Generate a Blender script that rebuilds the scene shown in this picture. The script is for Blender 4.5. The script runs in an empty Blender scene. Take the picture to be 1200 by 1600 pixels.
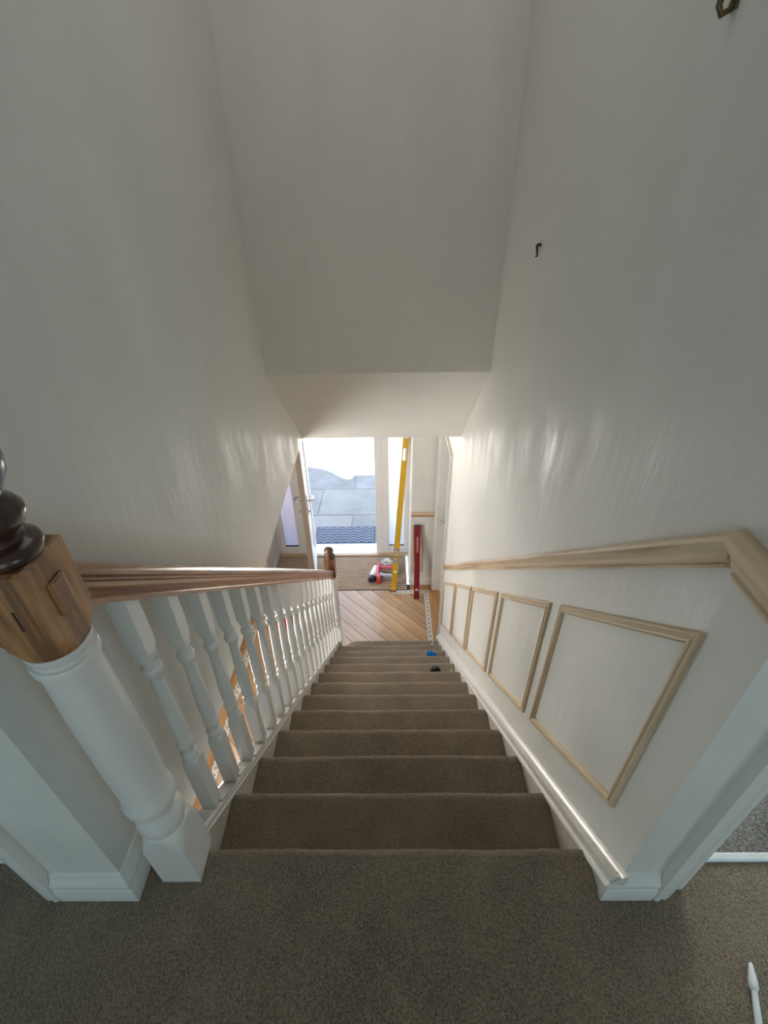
import bpy, bmesh, math, random
from mathutils import Matrix, Vector, noise

# ------------------------------------------------------------------ camera, sky, sun, fill lamps, exposure
sc = bpy.context.scene
COL = sc.collection
cam = bpy.data.cameras.new('camera')
cam.sensor_fit = 'VERTICAL'; cam.sensor_height = 36.0; cam.sensor_width = 27.0
cam.lens = 17.433; cam.clip_start = .02; cam.clip_end = 200
cam_o = bpy.data.objects.new('camera', cam); COL.objects.link(cam_o)
R_ = Vector((0.999896, 0.003066, -0.014095)); U_ = Vector((0.009710, 0.579523, 0.814898)); F_ = Vector((-0.010666, 0.814950, -0.579433))
cam_o.matrix_world = Matrix(((R_.x, U_.x, -F_.x, 0.00884), (R_.y, U_.y, -F_.y, -0.50215), (R_.z, U_.z, -F_.z, 1.33639), (0, 0, 0, 1)))
sc.camera = cam_o

world = bpy.data.worlds.new('World'); sc.world = world; world.use_nodes = True
bg = world.node_tree.nodes['Background']
bg.inputs['Color'].default_value = (0.52, 0.71, 1.0, 1); bg.inputs['Strength'].default_value = 3.6

def light(name, kind, energy, color, loc, rot=None, aim=None, size=None, size_y=None):
    l = bpy.data.lights.new(name, kind); l.energy = energy; l.color = color
    if kind == 'AREA':
        l.shape = 'RECTANGLE'; l.size = size; l.size_y = size_y
    o = bpy.data.objects.new(name, l); COL.objects.link(o); o.location = loc
    if aim is not None: o.rotation_euler = (Vector(aim)).to_track_quat('-Z', 'Y').to_euler()
    return o
# sun stands behind the house to the right: shadow of the added eaves sheet falls on the paving
SUN_DIR = Vector((-0.79, 0.27, -1.0))
s = light('sun', 'SUN', 110.0, (1.0, 0.95, 0.86), (4, -3, 9), aim=SUN_DIR); s.data.angle = math.radians(.6)
# fill lamps added for unseen daylight; the right room window is inferred
light('landing_fill', 'AREA', 2.9, (1.0, 0.96, 0.88), (-.1, -1.70, .85), aim=(0, 1, 0), size=1.2, size_y=1.0)
light('right_landing_fill', 'AREA', 8.2, (0.42, 0.80, 1.0), (1.7, -1.68, .55), aim=(-.35, 1, 0), size=1.0, size_y=.9)  # added blue fill for the wall ends, source unseen
light('left_landing_fill', 'AREA', 5.6, (0.42, 0.80, 1.0), (-1.5, -1.68, .55), aim=(.35, 1, 0), size=.8, size_y=.9)
light('stairwell_fill', 'AREA', 2.5, (1.0, 0.98, 0.94), (-.04, 1.0, 2.385), aim=(0, 0, -1), size=.9, size_y=1.1)  # added overhead fill; no rooflight is known
light('right_room_window_light', 'AREA', 64, (0.88, 0.96, 1.0), (1.6, 3.04, 1.5), aim=(0, -1, -.15), size=1.4, size_y=1.2)
light('left_room_fill', 'AREA', 8, (0.75, 0.9, 1.0), (-1.3, 3.04, 1.5), aim=(0, -1, -.15), size=.9, size_y=1.2)  # added dim fill; no window is known in this room
light('hall_fill', 'AREA', 38, (1.0, 0.97, 0.92), (-1.585, 1.65, -1.2), aim=(1, 0, .0), size=1.1, size_y=1.4)  # added fill for soffit and lower stairs; no glazed door is known
# portal: tells the sampler where skylight enters the hall
pl = light('front_door_portal', 'AREA', 1, (1, 1, 1), (-.54, 4.40, -1.6), aim=(0, -1, 0), size=.8, size_y=2.1); pl.data.cycles.is_portal = True

sc.view_settings.view_transform = 'Standard'; sc.view_settings.look = 'None'
sc.view_settings.gamma = 1.0; sc.view_settings.use_curve_mapping = False
sc.view_settings.exposure = 0.24
sc.cycles.max_bounces = 10; sc.cycles.diffuse_bounces = 8; sc.cycles.use_denoising = True
sc.cycles.sample_clamp_indirect = 14.0
sc.cycles.caustics_reflective = False; sc.cycles.caustics_refractive = False

random.seed(7)
# ------------------------------------------------------------------ dimensions (metres; z = 0 is the landing carpet, y runs down the stairs)
GO, RI = 0.2248, 0.205
SL = RI/GO
G = -13*RI
XR, XL = 0.467, -0.467          # carpet edges
WR, WL = 0.497, -0.575          # stairwell wall faces
CEIL = 2.4
HC = -0.20                      # hall ceiling
NX = -0.472                     # balustrade axis

# ------------------------------------------------------------------ materials
MATS = {}
def nodes(name):
    m = bpy.data.materials.new(name); m.use_nodes = True
    nt = m.node_tree; b = nt.nodes['Principled BSDF']; MATS[name] = m
    return m, nt, b
def tex_coord(nt, scale=(1, 1, 1), rot=(0, 0, 0), use='Object'):
    tc = nt.nodes.new('ShaderNodeTexCoord'); mp = nt.nodes.new('ShaderNodeMapping')
    mp.inputs['Scale'].default_value = scale; mp.inputs['Rotation'].default_value = rot
    nt.links.new(tc.outputs[use], mp.inputs['Vector']); return mp.outputs['Vector']
def noise_n(nt, vec, scale, detail=3, rough=.5):
    n = nt.nodes.new('ShaderNodeTexNoise'); n.inputs['Scale'].default_value = scale
    n.inputs['Detail'].default_value = detail; n.inputs['Roughness'].default_value = rough
    nt.links.new(vec, n.inputs['Vector']); return n.outputs['Fac']
def ramp(nt, fac, stops):
    r = nt.nodes.new('ShaderNodeValToRGB'); cr = r.color_ramp
    while len(cr.elements) < len(stops): cr.elements.new(.5)
    for e, (p, c) in zip(cr.elements, stops): e.position = p; e.color = (*c, 1)
    nt.links.new(fac, r.inputs['Fac']); return r.outputs['Color']
def bump(nt, b, h, strength, dist):
    bp = nt.nodes.new('ShaderNodeBump'); bp.inputs['Strength'].default_value = strength; bp.inputs['Distance'].default_value = dist
    nt.links.new(h, bp.inputs['Height']); nt.links.new(bp.outputs['Normal'], b.inputs['Normal'])
def plain(name, col, rough=.5, metal=0., coat=0., var=.05):
    m, nt, b = nodes(name)
    b.inputs['Base Color'].default_value = (*col, 1); b.inputs['Roughness'].default_value = rough
    b.inputs['Metallic'].default_value = metal; b.inputs['Coat Weight'].default_value = coat
    v = tex_coord(nt); f = noise_n(nt, v, 40, 2)
    c = ramp(nt, f, [(.3, tuple(x*(1-var) for x in col)), (.7, tuple(min(1, x*(1+var)) for x in col))])
    nt.links.new(c, b.inputs['Base Color']); return m

def wall_mat(name, c0, c1, rough0=.30, rough1=.62, streak=True, bstr=.5):
    m, nt, b = nodes(name)
    v = tex_coord(nt, (1, 1, .35) if streak else (1, 1, 1))
    f = noise_n(nt, v, 5.0, 5, .6)
    nt.links.new(ramp(nt, f, [(.35, c0), (.65, c1)]), b.inputs['Base Color'])
    rr = ramp(nt, f, [(.38, (rough0,)*3), (.6, (rough1,)*3)])
    nt.links.new(rr, b.inputs['Roughness'])
    v2 = tex_coord(nt); fine = noise_n(nt, v2, 220, 3)
    v3 = tex_coord(nt, (1, 1, .3)); big = noise_n(nt, v3, 14, 4, .55)
    ma = nt.nodes.new('ShaderNodeMath'); ma.operation = 'MULTIPLY_ADD'; ma.inputs[1].default_value = .12
    nt.links.new(fine, ma.inputs[0]); nt.links.new(big, ma.inputs[2])
    bump(nt, b, ma.outputs[0], bstr, .006)
    return m
M_wall = wall_mat('skimmed_wall_paint', (.665, .66, .625), (.72, .71, .675))
M_wallblue = wall_mat('landing_wall_paint', (.66, .65, .61), (.71, .70, .66), .5, .65, False, .12)
M_ceil = wall_mat('ceiling_paint', (.70, .69, .66), (.74, .73, .70), .7, .8, False, .08)
M_white = plain('white_gloss_paint', (.74, .735, .71), .28, coat=.15, var=.008)
M_upvc = plain('white_upvc', (.78, .77, .76), .3, var=.01)
M_stringpaint = plain('string_paint', (.70, .675, .61), .35)

def carpet(name, dark, lite, scale=190, sheen=.9, bd=.010):
    m, nt, b = nodes(name)
    v = tex_coord(nt); f = noise_n(nt, v, scale, 3, .75); f2 = noise_n(nt, v, 7, 3)
    mx = nt.nodes.new('ShaderNodeMath'); mx.operation = 'MULTIPLY_ADD'; mx.inputs[1].default_value = .22
    nt.links.new(f2, mx.inputs[0]); nt.links.new(f, mx.inputs[2])
    nt.links.new(ramp(nt, mx.outputs[0], [(.46, dark), (.76, lite)]), b.inputs['Base Color'])
    b.inputs['Roughness'].default_value = .95; b.inputs['Sheen Weight'].default_value = sheen
    b.inputs['Sheen Roughness'].default_value = .45; b.inputs['Sheen Tint'].default_value = (.9, .82, .70, 1)
    b.inputs['Specular IOR Level'].default_value = .05
    bump(nt, b, f, 1.0, bd); return m
M_carpet = carpet('taupe_stair_carpet', (.072, .052, .036), (.42, .315, .218), 230)
M_carpet2 = carpet('grey_room_carpet', (.07, .068, .064), (.40, .39, .37), 170, .6)

def wood(name, stops, axis='Y', rough=.45, coat=0., ring=7., stretch=.09, bstr=.1, pitch=0.):
    m, nt, b = nodes(name)
    scl = {'X': (stretch, 1, 1), 'Y': (1, stretch, 1), 'Z': (1, 1, stretch)}[axis]
    v0 = tex_coord(nt, (1, 1, 1), (pitch, 0, 0))
    mp2 = nt.nodes.new('ShaderNodeMapping'); mp2.inputs['Scale'].default_value = scl
    nt.links.new(v0, mp2.inputs['Vector']); v = mp2.outputs['Vector']
    n = noise_n(nt, v, ring, 4, .6)
    w = nt.nodes.new('ShaderNodeMath'); w.operation = 'MULTIPLY'; w.inputs[1].default_value = 9
    nt.links.new(n, w.inputs[0])
    fr = nt.nodes.new('ShaderNodeMath'); fr.operation = 'PINGPONG'; fr.inputs[1].default_value = 1
    nt.links.new(w.outputs[0], fr.inputs[0])
    fine = noise_n(nt, v, 150, 2)
    mx = nt.nodes.new('ShaderNodeMath'); mx.operation = 'MULTIPLY_ADD'; mx.inputs[1].default_value = .4
    nt.links.new(fine, mx.inputs[0]); nt.links.new(fr.outputs[0], mx.inputs[2])
    nt.links.new(ramp(nt, mx.outputs[0], stops), b.inputs['Base Color'])
    b.inputs['Roughness'].default_value = rough; b.inputs['Coat Weight'].default_value = coat; b.inputs['Coat Roughness'].default_value = .15
    bump(nt, b, fine, bstr, .001); return m
RAKE = math.atan(.205/.2248)
PINE = [(.1, (.74, .60, .43)), (.6, (.64, .49, .33)), (1, (.50, .35, .22))]
PINE2 = [(.1, (.70, .57, .40)), (1, (.52, .39, .25))]
M_pine = wood('raw_pine', PINE, 'Y', .5, 0)
M_pine_x = wood('raw_pine_across', PINE, 'X', .5, 0)
M_pine_rake = wood('raw_pine_rake', PINE, 'Y', .42, .1, pitch=RAKE, ring=14, stretch=.04)
M_pine_s = wood('moulding_pine_rake', PINE2, 'Y', .5, 0, pitch=RAKE, ring=14, stretch=.04)
M_pine_v = wood('moulding_pine_upright', PINE2, 'Z', .5, 0, ring=14, stretch=.04)
M_rail = wood('varnished_handrail', [(.1, (.58, .31, .155)), (.6, (.46, .225, .105)), (1, (.30, .13, .06))], 'Y', .28, .4, pitch=RAKE, ring=14, stretch=.04)
M_newel = wood('varnished_newel', [(.1, (.48, .235, .09)), (.6, (.34, .155, .058)), (1, (.20, .088, .034))], 'Z', .38, .25, ring=16)
M_finial = wood('dark_finial', [(.1, (.10, .042, .026)), (1, (.045, .018, .012))], 'Z', .25, .5)
M_newel2 = wood('foot_newel_wood', [(.1, (.19, .088, .042)), (1, (.09, .042, .02))], 'Z', .35, .3)
M_border = wood('border_boards', [(.1, (.55, .30, .12)), (1, (.38, .19, .07))], 'Y', .4, .1)
PLANKS = [wood('hall_plank_%d' % i, [(.1, tuple(x*k for x in (.54, .345, .19))), (1, tuple(x*k for x in (.43, .255, .13)))], 'X', .26, .45) for i, k in enumerate((1, .92, 1.07))]
M_grout = plain('plank_gap', (.09, .06, .045), .8)
M_tile = plain('border_tile_cream', (.70, .64, .54), .4)
M_tiledark = plain('border_tile_grey', (.32, .28, .26), .4)
M_coir = carpet('ribbed_coir', (.42, .30, .22), (.70, .55, .43), 220, .2, .003)
M_coirgap = plain('coir_gap', (.06, .04, .03), .95)
M_rubber = plain('blue_grey_rubber', (.045, .05, .07), .6)
M_rubber2 = plain('chevron_rubber', (.22, .24, .30), .55)
def stone(name, c0, c1):
    m, nt, b = nodes(name); v = tex_coord(nt); f = noise_n(nt, v, 3.2, 6, .62)
    nt.links.new(ramp(nt, f, [(.3, c0), (.7, c1)]), b.inputs['Base Color']); b.inputs['Roughness'].default_value = .8
    bump(nt, b, noise_n(nt, v, 30, 4), .3, .004); return m
STONES = [stone('sandstone_%d' % i, c0, c1) for i, (c0, c1) in enumerate([((.155, .15, .15), (.235, .23, .225)), ((.18, .175, .175), (.25, .245, .24)), ((.21, .195, .19), (.265, .25, .24))])]
M_joint = plain('paving_joint', (.20, .20, .20), .9)
M_ground = stone('pale_gravel_drive', (.46, .44, .40), (.58, .55, .50))
M_brick = stone('outer_render', (.55, .52, .47), (.62, .58, .52))
M_caster = plain('shadow_caster_grey', (.5, .5, .5), .6)
M_chrome = plain('satin_chrome', (.55, .55, .56), .25, 1.0)
M_alu = plain('threshold_aluminium', (.72, .76, .76), .4, .3)
M_edge = plain('door_edge_seal', (.30, .24, .18), .5)
M_gasket = plain('black_gasket', (.03, .03, .035), .6)
M_yellow = plain('yellow_level_paint', (.62, .37, .02), .35)
M_yellowcap = plain('dark_end_cap', (.10, .04, .03), .5)
M_red = plain('red_level_paint', (.20, .012, .025), .35)
M_redlabel = plain('pale_level_label', (.50, .22, .24), .4)
M_vial = plain('pale_vial', (.85, .82, .55), .15)
M_pink = plain('pink_plastic', (.72, .14, .17), .4)
M_redpl = plain('red_plastic', (.55, .035, .03), .4)
M_whitepl = plain('white_plastic', (.78, .78, .80), .35)
M_greypl = plain('grey_plastic', (.30, .30, .33), .45)
M_black = plain('black_plastic', (.02, .02, .022), .4)
M_cloth = plain('white_cloth', (.80, .79, .80), .9)
M_blue = plain('bright_blue_rubber', (.01, .27, .75), .45)
M_hook = plain('dark_steel', (.06, .055, .05), .35, .8)
M_brass = plain('aged_brass', (.17, .115, .06), .4, .7)
M_dark = plain('dark_hole', (.02, .014, .01), .8)
def obscure(name, tint, trans):
    m, nt, b = nodes(name); nt.nodes.remove(b)
    out = nt.nodes['Material Output']
    t = nt.nodes.new('ShaderNodeBsdfTranslucent'); t.inputs['Color'].default_value = (*tint, 1)
    tr = nt.nodes.new('ShaderNodeBsdfTransparent'); tr.inputs['Color'].default_value = (*tint, 1)
    gl = nt.nodes.new('ShaderNodeBsdfGlossy'); gl.inputs['Roughness'].default_value = .12
    m1 = nt.nodes.new('ShaderNodeMixShader'); m1.inputs[0].default_value = trans
    nt.links.new(t.outputs[0], m1.inputs[1]); nt.links.new(tr.outputs[0], m1.inputs[2])
    m2 = nt.nodes.new('ShaderNodeMixShader')
    fr = nt.nodes.new('ShaderNodeFresnel'); fr.inputs['IOR'].default_value = 1.45
    v = tex_coord(nt); bp = nt.nodes.new('ShaderNodeBump'); bp.inputs['Strength'].default_value = .3; bp.inputs['Distance'].default_value = .002
    nt.links.new(noise_n(nt, v, 60, 2), bp.inputs['Height']); nt.links.new(bp.outputs['Normal'], gl.inputs['Normal'])
    nt.links.new(fr.outputs[0], m2.inputs[0]); nt.links.new(m1.outputs[0], m2.inputs[1]); nt.links.new(gl.outputs[0], m2.inputs[2])
    nt.links.new(m2.outputs[0], out.inputs['Surface']); return m
M_glass = obscure('obscure_glass', (.95, .95, .95), .0)
M_glass_shade = obscure('shade_tinted_glass', (.66, .62, .67), .0)  # same glass as the right pane; lilac tint stands in for outdoor shade

# ------------------------------------------------------------------ mesh helpers
class MB:
    def __init__(s): s.v = []; s.f = []
    def box(s, x0, x1, y0, y1, z0, z1):
        n = len(s.v)
        s.v += [(x0, y0, z0), (x1, y0, z0), (x1, y1, z0), (x0, y1, z0), (x0, y0, z1), (x1, y0, z1), (x1, y1, z1), (x0, y1, z1)]
        s.f += [tuple(n+i for i in q) for q in ((0, 3, 2, 1), (4, 5, 6, 7), (0, 1, 5, 4), (1, 2, 6, 5), (2, 3, 7, 6), (3, 0, 4, 7))]
        return s
    def loft(s, rings, close=True, caps=True):
        n = len(s.v); k = len(rings[0])
        for r in rings: s.v += [tuple(p) for p in r]
        for i in range(len(rings)-1):
            for j in range(k if close else k-1):
                a = n+i*k+j; b = n+i*k+(j+1) % k
                s.f.append((a, b, b+k, a+k))
        if caps and close:
            s.f.append(tuple(n+j for j in range(k-1, -1, -1))); s.f.append(tuple(n+(len(rings)-1)*k+j for j in range(k)))
        return s
    def prism(s, poly, z0, z1):
        return s.loft([[(x, y, z0) for x, y in poly], [(x, y, z1) for x, y in poly]])
    def turned(s, prof, cx, cy, n=32):
        rings = []
        for z, a, R in prof:
            ring = []
            for i in range(n):
                t = 2*math.pi*(i+.0)/n + math.pi/4
                c_, s_ = math.cos(t), math.sin(t)
                r = min(a/max(abs(c_), abs(s_)), R)
                ring.append((cx+r*c_, cy+r*s_, z))
            rings.append(ring)
        return s.loft(rings)
    def rake(s, prof, y0, y1, line, x0=0.):
        # profile of (x, dz), run along y, z following line(y) (plumb-cut ends)
        return s.loft([[(x0+x, y, line(y)+dz) for x, dz in prof] for y in (y0, y1)])
    def run_x(s, prof, xa, xb, y0, z0):     # profile (dy, dz)
        return s.loft([[(x, y0+a, z0+b) for a, b in prof] for x in (xa, xb)])
    def run_y(s, prof, ya, yb, x0, z0):
        return s.loft([[(x0+a, y, z0+b) for a, b in prof] for y in (ya, yb)])
    def run_z(s, prof, za, zb, x0, y0):
        return s.loft([[(x0+a, y0+b, z) for a, b in prof] for z in (za, zb)])
    def tube(s, pts, r, n=10):
        rings = []
        pts = [Vector(p) for p in pts]
        rr = r if isinstance(r, (list, tuple)) else [r]*len(pts)
        up = None
        for i, p in enumerate(pts):
            d = (pts[min(i+1, len(pts)-1)]-pts[max(i-1, 0)]).normalized()
            if up is None:
                up = Vector((0, 0, 1)) if abs(d.z) < .9 else Vector((1, 0, 0))
            a = d.cross(up).normalized(); b = a.cross(d).normalized(); up = b
            rings.append([p+rr[i]*(math.cos(2*math.pi*j/n)*a+math.sin(2*math.pi*j/n)*b) for j in range(n)])
        return s.loft(rings)
def tag(o, label=None, cat=None, group=None, kind=None):
    if label: o['label'] = label
    if cat: o['category'] = cat
    if group: o['group'] = group
    if kind: o['kind'] = kind
    return o
def obj(name, mb, mat, parent=None, smooth=0, bev=0, matrix=None):
    me = bpy.data.meshes.new(name)
    if isinstance(mb, MB): me.from_pydata(mb.v, [], mb.f)
    else: mb.to_mesh(me)
    bm = bmesh.new(); bm.from_mesh(me); bmesh.ops.recalc_face_normals(bm, faces=bm.faces); bm.to_mesh(me); bm.free()
    me.materials.append(mat)
    if smooth:
        me.shade_smooth(); me.set_sharp_from_angle(angle=math.radians(smooth))
    o = bpy.data.objects.new(name, me); COL.objects.link(o)
    if matrix is not None: o.matrix_world = matrix
    if parent: o.parent = parent
    if bev:
        md = o.modifiers.new('soft_edges', 'BEVEL'); md.width = bev; md.segments = 2; md.limit_method = 'ANGLE'
    return o
def share(o, name, parent, loc=(0, 0, 0), rot=None):
    c = bpy.data.objects.new(name, o.data); COL.objects.link(c); c.parent = parent; c.location = loc
    if rot: c.rotation_euler = rot
    for md in o.modifiers:
        n = c.modifiers.new(md.name, md.type)
        n.width = md.width; n.segments = md.segments; n.limit_method = md.limit_method
    return c
def empty(name, loc=(0, 0, 0)):
    o = bpy.data.objects.new(name, None); COL.objects.link(o); o.location = loc; o.empty_display_size = .05; return o
def struct(name, mb, mat, parent=None, bev=0, smooth=0):
    o = obj(name, mb, mat, parent, bev=bev, smooth=smooth)
    if parent is None: o['kind'] = 'structure'
    return o
def B(*a): return MB().box(*a)

# ------------------------------------------------------------------ the shell
T = .1
mb = MB()                                             # right wall: full height, with a door opening in the hall
D0, D1, DH = 2.87, 3.58, -.565
mb.box(WR, WR+T, .02, D0, G, CEIL).box(WR, WR+T, -.02, .02, G, -.001); mb.box(WR, WR+T, D0, D1, DH, CEIL); mb.box(WR, WR+T, D1, 3.79, G, CEIL)
tag(struct('wall_right', mb, M_wall), 'pale skimmed stairwell wall with wooden dado rail and panel frames')
tag(struct('wall_left', B(WL-T, WL, .02, 2.6, HC, CEIL), M_wall), 'pale skimmed stairwell wall above the banister')
tag(struct('wall_end', B(WL, WR, 1.80, 1.90, .65, CEIL), M_wall), 'shaded upper wall at the far end of the stairwell')
sof = MB(); th = .09
sof.loft([[(x, 1.80, .51), (x, 2.53, HC), (x, 2.53, HC+.14), (x, 1.80, .65)] for x in (WL, WR)])
tag(struct('ceiling_slope', sof, M_wall), 'sloping soffit over the foot of the stairs')
tag(struct('ceiling_hall', B(WL-T, WR+T, 2.53, 4.46, HC, HC+.1), M_ceil), 'hall ceiling above the front door')
# upstairs landing and rooms
tag(struct('floor', B(-2, 2.6, -1.75, -.02, -.2, -.001), M_carpet), 'taupe carpeted landing floor at the stair head')
tag(struct('floor_right_room', B(WR+T, 2.6, -.02, 3.2, -.2, -.002), M_carpet2), 'grey carpet of the bright room beyond the right doorway')
tag(struct('floor_left_room', B(-2, WL-T, -.02, 3.79, HC, -.002), M_carpet2), 'grey carpet of the room beyond the left doorway')
tag(struct('ceiling', B(-2.1, 2.7, -1.8, 3.3, CEIL, CEIL+.1), M_ceil), 'upstairs ceiling')
tag(struct('wall_back', B(-2.1, 2.7, -1.8, -1.75, -.2, CEIL), M_wallblue), 'landing wall behind')
tag(struct('wall_landing_left', B(-2.1, -2, -1.75, 3.3, G, CEIL), M_wallblue), 'outer wall on the left')
tag(struct('wall_landing_right', B(2.6, 2.7, -1.75, 3.3, -.2, CEIL), M_wallblue), 'outer wall on the right')
tag(struct('wall_rooms_far', MB().box(WR+T, 2.6, 3.1, 3.2, -.001, CEIL).box(-2, WL-T, 3.1, 3.2, -.001, CEIL), M_wallblue), 'far walls of the upstairs rooms')
# wall line that holds the two bedroom doorways (facing the camera)
PR, PL = .632, -.775
mb = MB().box(WR, PR, -.087, .02, 0, CEIL).box(PR, 1.40, -.087, .02, 2.02, CEIL).box(1.40, 2.6, -.087, .02, 0, CEIL)
tag(struct('wall_front_right', mb, M_wallblue), 'bluish wall end beside the right doorway')
mb = MB().box(PL, WL, -.087, .02, 0, CEIL).box(-1.53, PL, -.087, .02, 2.02, CEIL).box(-2, -1.53, -.087, .02, 0, CEIL)
tag(struct('wall_front_left', mb, M_wallblue), 'bluish wall end beside the left doorway')
# hall shell
tag(struct('wall_hall_left', B(-1.72, -1.62, -1.5, 3.79, G, HC), M_wall), 'hall wall left of the stairs')
tag(struct('wall_hall_back', B(-1.72, WR+T, -1.6, -1.5, G, HC), M_wall), 'hall wall under the landing')
tag(struct('wall_hall_front', B(.236, WR, 3.69, 3.79, G, HC), M_wall), 'narrow hall wall beside the porch with a short dado rail')
tag(struct('wall_hall_front_left', B(-1.62, -1.37, 3.69, 3.79, G, HC), M_wall), 'narrow hall wall left of the porch')
tag(struct('wall_porch_right', B(.236, .336, 3.79, 4.42, G, HC), M_white), 'white side wall of the porch')
tag(struct('wall_porch_left', B(-1.47, -1.37, 3.79, 4.42, G, HC), M_white), 'white porch side wall on the left')
tag(struct('wall_under_stairs', MB().loft([[(x, -.02, G), (x, 2.44, G), (x, 2.44, -.305-SL*2.44), (x, -.02, -.305)] for x in (-.498, -.472)]), M_wall), 'panelled wall under the stair string')
tag(struct('wall_facade', MB().box(.236, 5.5, 4.42, 4.5, G, 2.5).box(-6, -1.37, 4.42, 4.5, G, 2.5).box(-1.37, .236, 4.42, 4.5, -.50, 2.5).box(-1.37, .236, 4.22, 4.42, -.50, HC), M_brick), 'outer face of the house')
# unseen eaves sheet added as shadow caster; edge shaped from the paving shadow
kx, ky = -SUN_DIR.x/1., SUN_DIR.y
hz = 2.5-G
edge = [(-1.263, 6.425), (-1.12, 6.40), (-.987, 6.34), (-.85, 6.24), (-.72, 6.11), (-.61, 6.03), (-.535, 6.035), (-.50, 6.15), (-.2, 6.15)]
ep = [(x+.79*hz, y-.27*hz) for x, y in edge]
poly = [(-8, ep[0][1])]+ep+[(9, ep[-1][1]), (9, 2.0), (-8, 2.0)]
tag(struct('eaves_shadow_caster', MB().prism(poly, 2.5, 2.56), M_caster), 'unseen eaves sheet shaped to cast the paving shadow')
# ground outside
tag(struct('ground_outside', B(-14, 14, 4.5, 26, G-.14, G-.055), M_ground), 'pale sunlit ground in front of the house')
pav = tag(struct('paving', B(-3.2, 2.2, 4.42, 7.75, G-.06, G-.022), M_joint), 'grey sandstone paving outside the front door')
rows = [(4.425, 5.080, [-3.2, -2.2, -1.45, -.498, .30, 1.3, 2.2]), (5.088, 5.745, [-3.2, -2.0, -.975, .22, 1.25, 2.2]), (5.753, 6.41, [-3.2, -2.3, -1.5, -.502, .35, 1.2, 2.2]), (6.418, 7.075, [-3.2, -2.1, -1.0, -.1, .8, 2.2]), (7.083, 7.74, [-3.2, -1.9, -.6, .4, 1.4, 2.2])]
for ri, (ya, yb, xs) in enumerate(rows):
    for i in range(len(xs)-1):
        xa, xb = xs[i]+.004, xs[i+1]-.004
        sk = .035 if (ri == 1) else 0
        p = [(xa+(-.012 if sk and i else 0), ya), (xb+(-.012 if sk else 0), ya), (xb+(.012 if sk else 0), yb), (xa+(.012 if sk and i else 0), yb)]
        obj('paving_slab', MB().prism(p, G-.03, G-.012-random.random()*.003), STONES[(ri*2+i) % 3], pav, bev=.003)

# frames added behind the fill lamps; the walls have no openings
def lamp_frame(name, c, axis, w, h, label):
    m = MB(); f = .05; hw, hh = w/2, h/2
    for (a0, a1, b0, b1) in ((-hw-f, -hw, -hh-f, hh+f), (hw, hw+f, -hh-f, hh+f), (-hw, hw, -hh-f, -hh), (-hw, hw, hh, hh+f)):
        if axis == 'Y': m.box(c[0]+a0, c[0]+a1, c[1]-.02, c[1]+.02, c[2]+b0, c[2]+b1)
        elif axis == 'X': m.box(c[0]-.02, c[0]+.02, c[1]+a0, c[1]+a1, c[2]+b0, c[2]+b1)
        else: m.box(c[0]+a0, c[0]+a1, c[1]+b0, c[1]+b1, c[2]-.02, c[2]+.02)
    tag(struct(name, m, M_upvc), label)
lamp_frame('fill_frame_landing', (-.1, -1.73, .85), 'Y', 1.2, 1.0, 'frame added behind the landing fill lamp'); lamp_frame('fill_frame_right', (1.7, -1.73, .55), 'Y', 1.0, .9, 'frame added behind the right landing fill lamp')
lamp_frame('fill_frame_left', (-1.5, -1.73, .55), 'Y', .8, .9, 'frame added behind the left landing fill lamp'); lamp_frame('fill_frame_roof', (-.04, 1.0, 2.39), 'Z', .9, 1.1, 'frame added around the fill lamp over the stairwell')
lamp_frame('window_7', (1.6, 3.08, 1.5), 'Y', 1.4, 1.2, 'window of the right room'); lamp_frame('fill_frame_left_room', (-1.3, 3.08, 1.5), 'Y', .9, 1.2, 'frame added behind the left room fill lamp')
lamp_frame('fill_frame_hall', (-1.605, 1.65, -1.2), 'X', 1.1, 1.4, 'frame added behind the fill lamp on the left hall wall')

# ------------------------------------------------------------------ hall floor: planks, tile border, boards
fl = tag(struct('floor_hall', B(-1.62, WR+T, -1.5, 3.69, G-.10, G-.010), M_grout), 'wood-look hall floor of diagonal planks with a mosaic border')
FX0, FX1, FY0, FY1 = -1.385, .386, .6, 3.586
def clip(poly, n, d):                                 # keep n.p <= d
    out = []
    for i in range(len(poly)):
        a, b = poly[i], poly[(i+1) % len(poly)]
        da = n[0]*a[0]+n[1]*a[1]-d; db = n[0]*b[0]+n[1]*b[1]-d
        if da <= 0: out.append(a)
        if da*db < 0:
            t = da/(da-db); out.append((a[0]+t*(b[0]-a[0]), a[1]+t*(b[1]-a[1])))
    return out
q2 = math.sqrt(.5); PW = .130; pk = 0
c0 = 3.384*q2
for k in range(-24, 9):
    lo, hi = c0+k*PW+.0022, c0+(k+1)*PW-.0022
    poly = [(FX0, FY0), (FX1, FY0), (FX1, FY1), (FX0, FY1)]
    poly = clip(poly, (q2, q2), hi); poly = clip(poly, (-q2, -q2), -lo) if len(poly) > 2 else []
    if len(poly) < 3: continue
    ts = [q2*(x-y) for x, y in poly]; t0 = math.floor(min(ts)/1.2)*1.2-random.random()*1.1
    while t0 < max(ts):
        t1 = t0+1.2
        p = clip(poly, (q2, -q2), t1-.001)
        p = clip(p, (-q2, q2), -t0-.001) if len(p) > 2 else []
        if len(p) > 2:
            cx = sum(a for a, b in p)/len(p); cy = sum(b for a, b in p)/len(p)
            rot = Matrix.Rotation(math.radians(-45), 4, 'Z')
            inv = rot.inverted()
            loc = [inv @ Vector((a-cx, b-cy, 0)) for a, b in p]
            obj('plank', MB().prism([(a.x, a.y) for a in loc], -.010, 0), PLANKS[pk % 3], fl, matrix=Matrix.Translation((cx, cy, G)) @ rot); pk += 1
        t0 = t1
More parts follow.
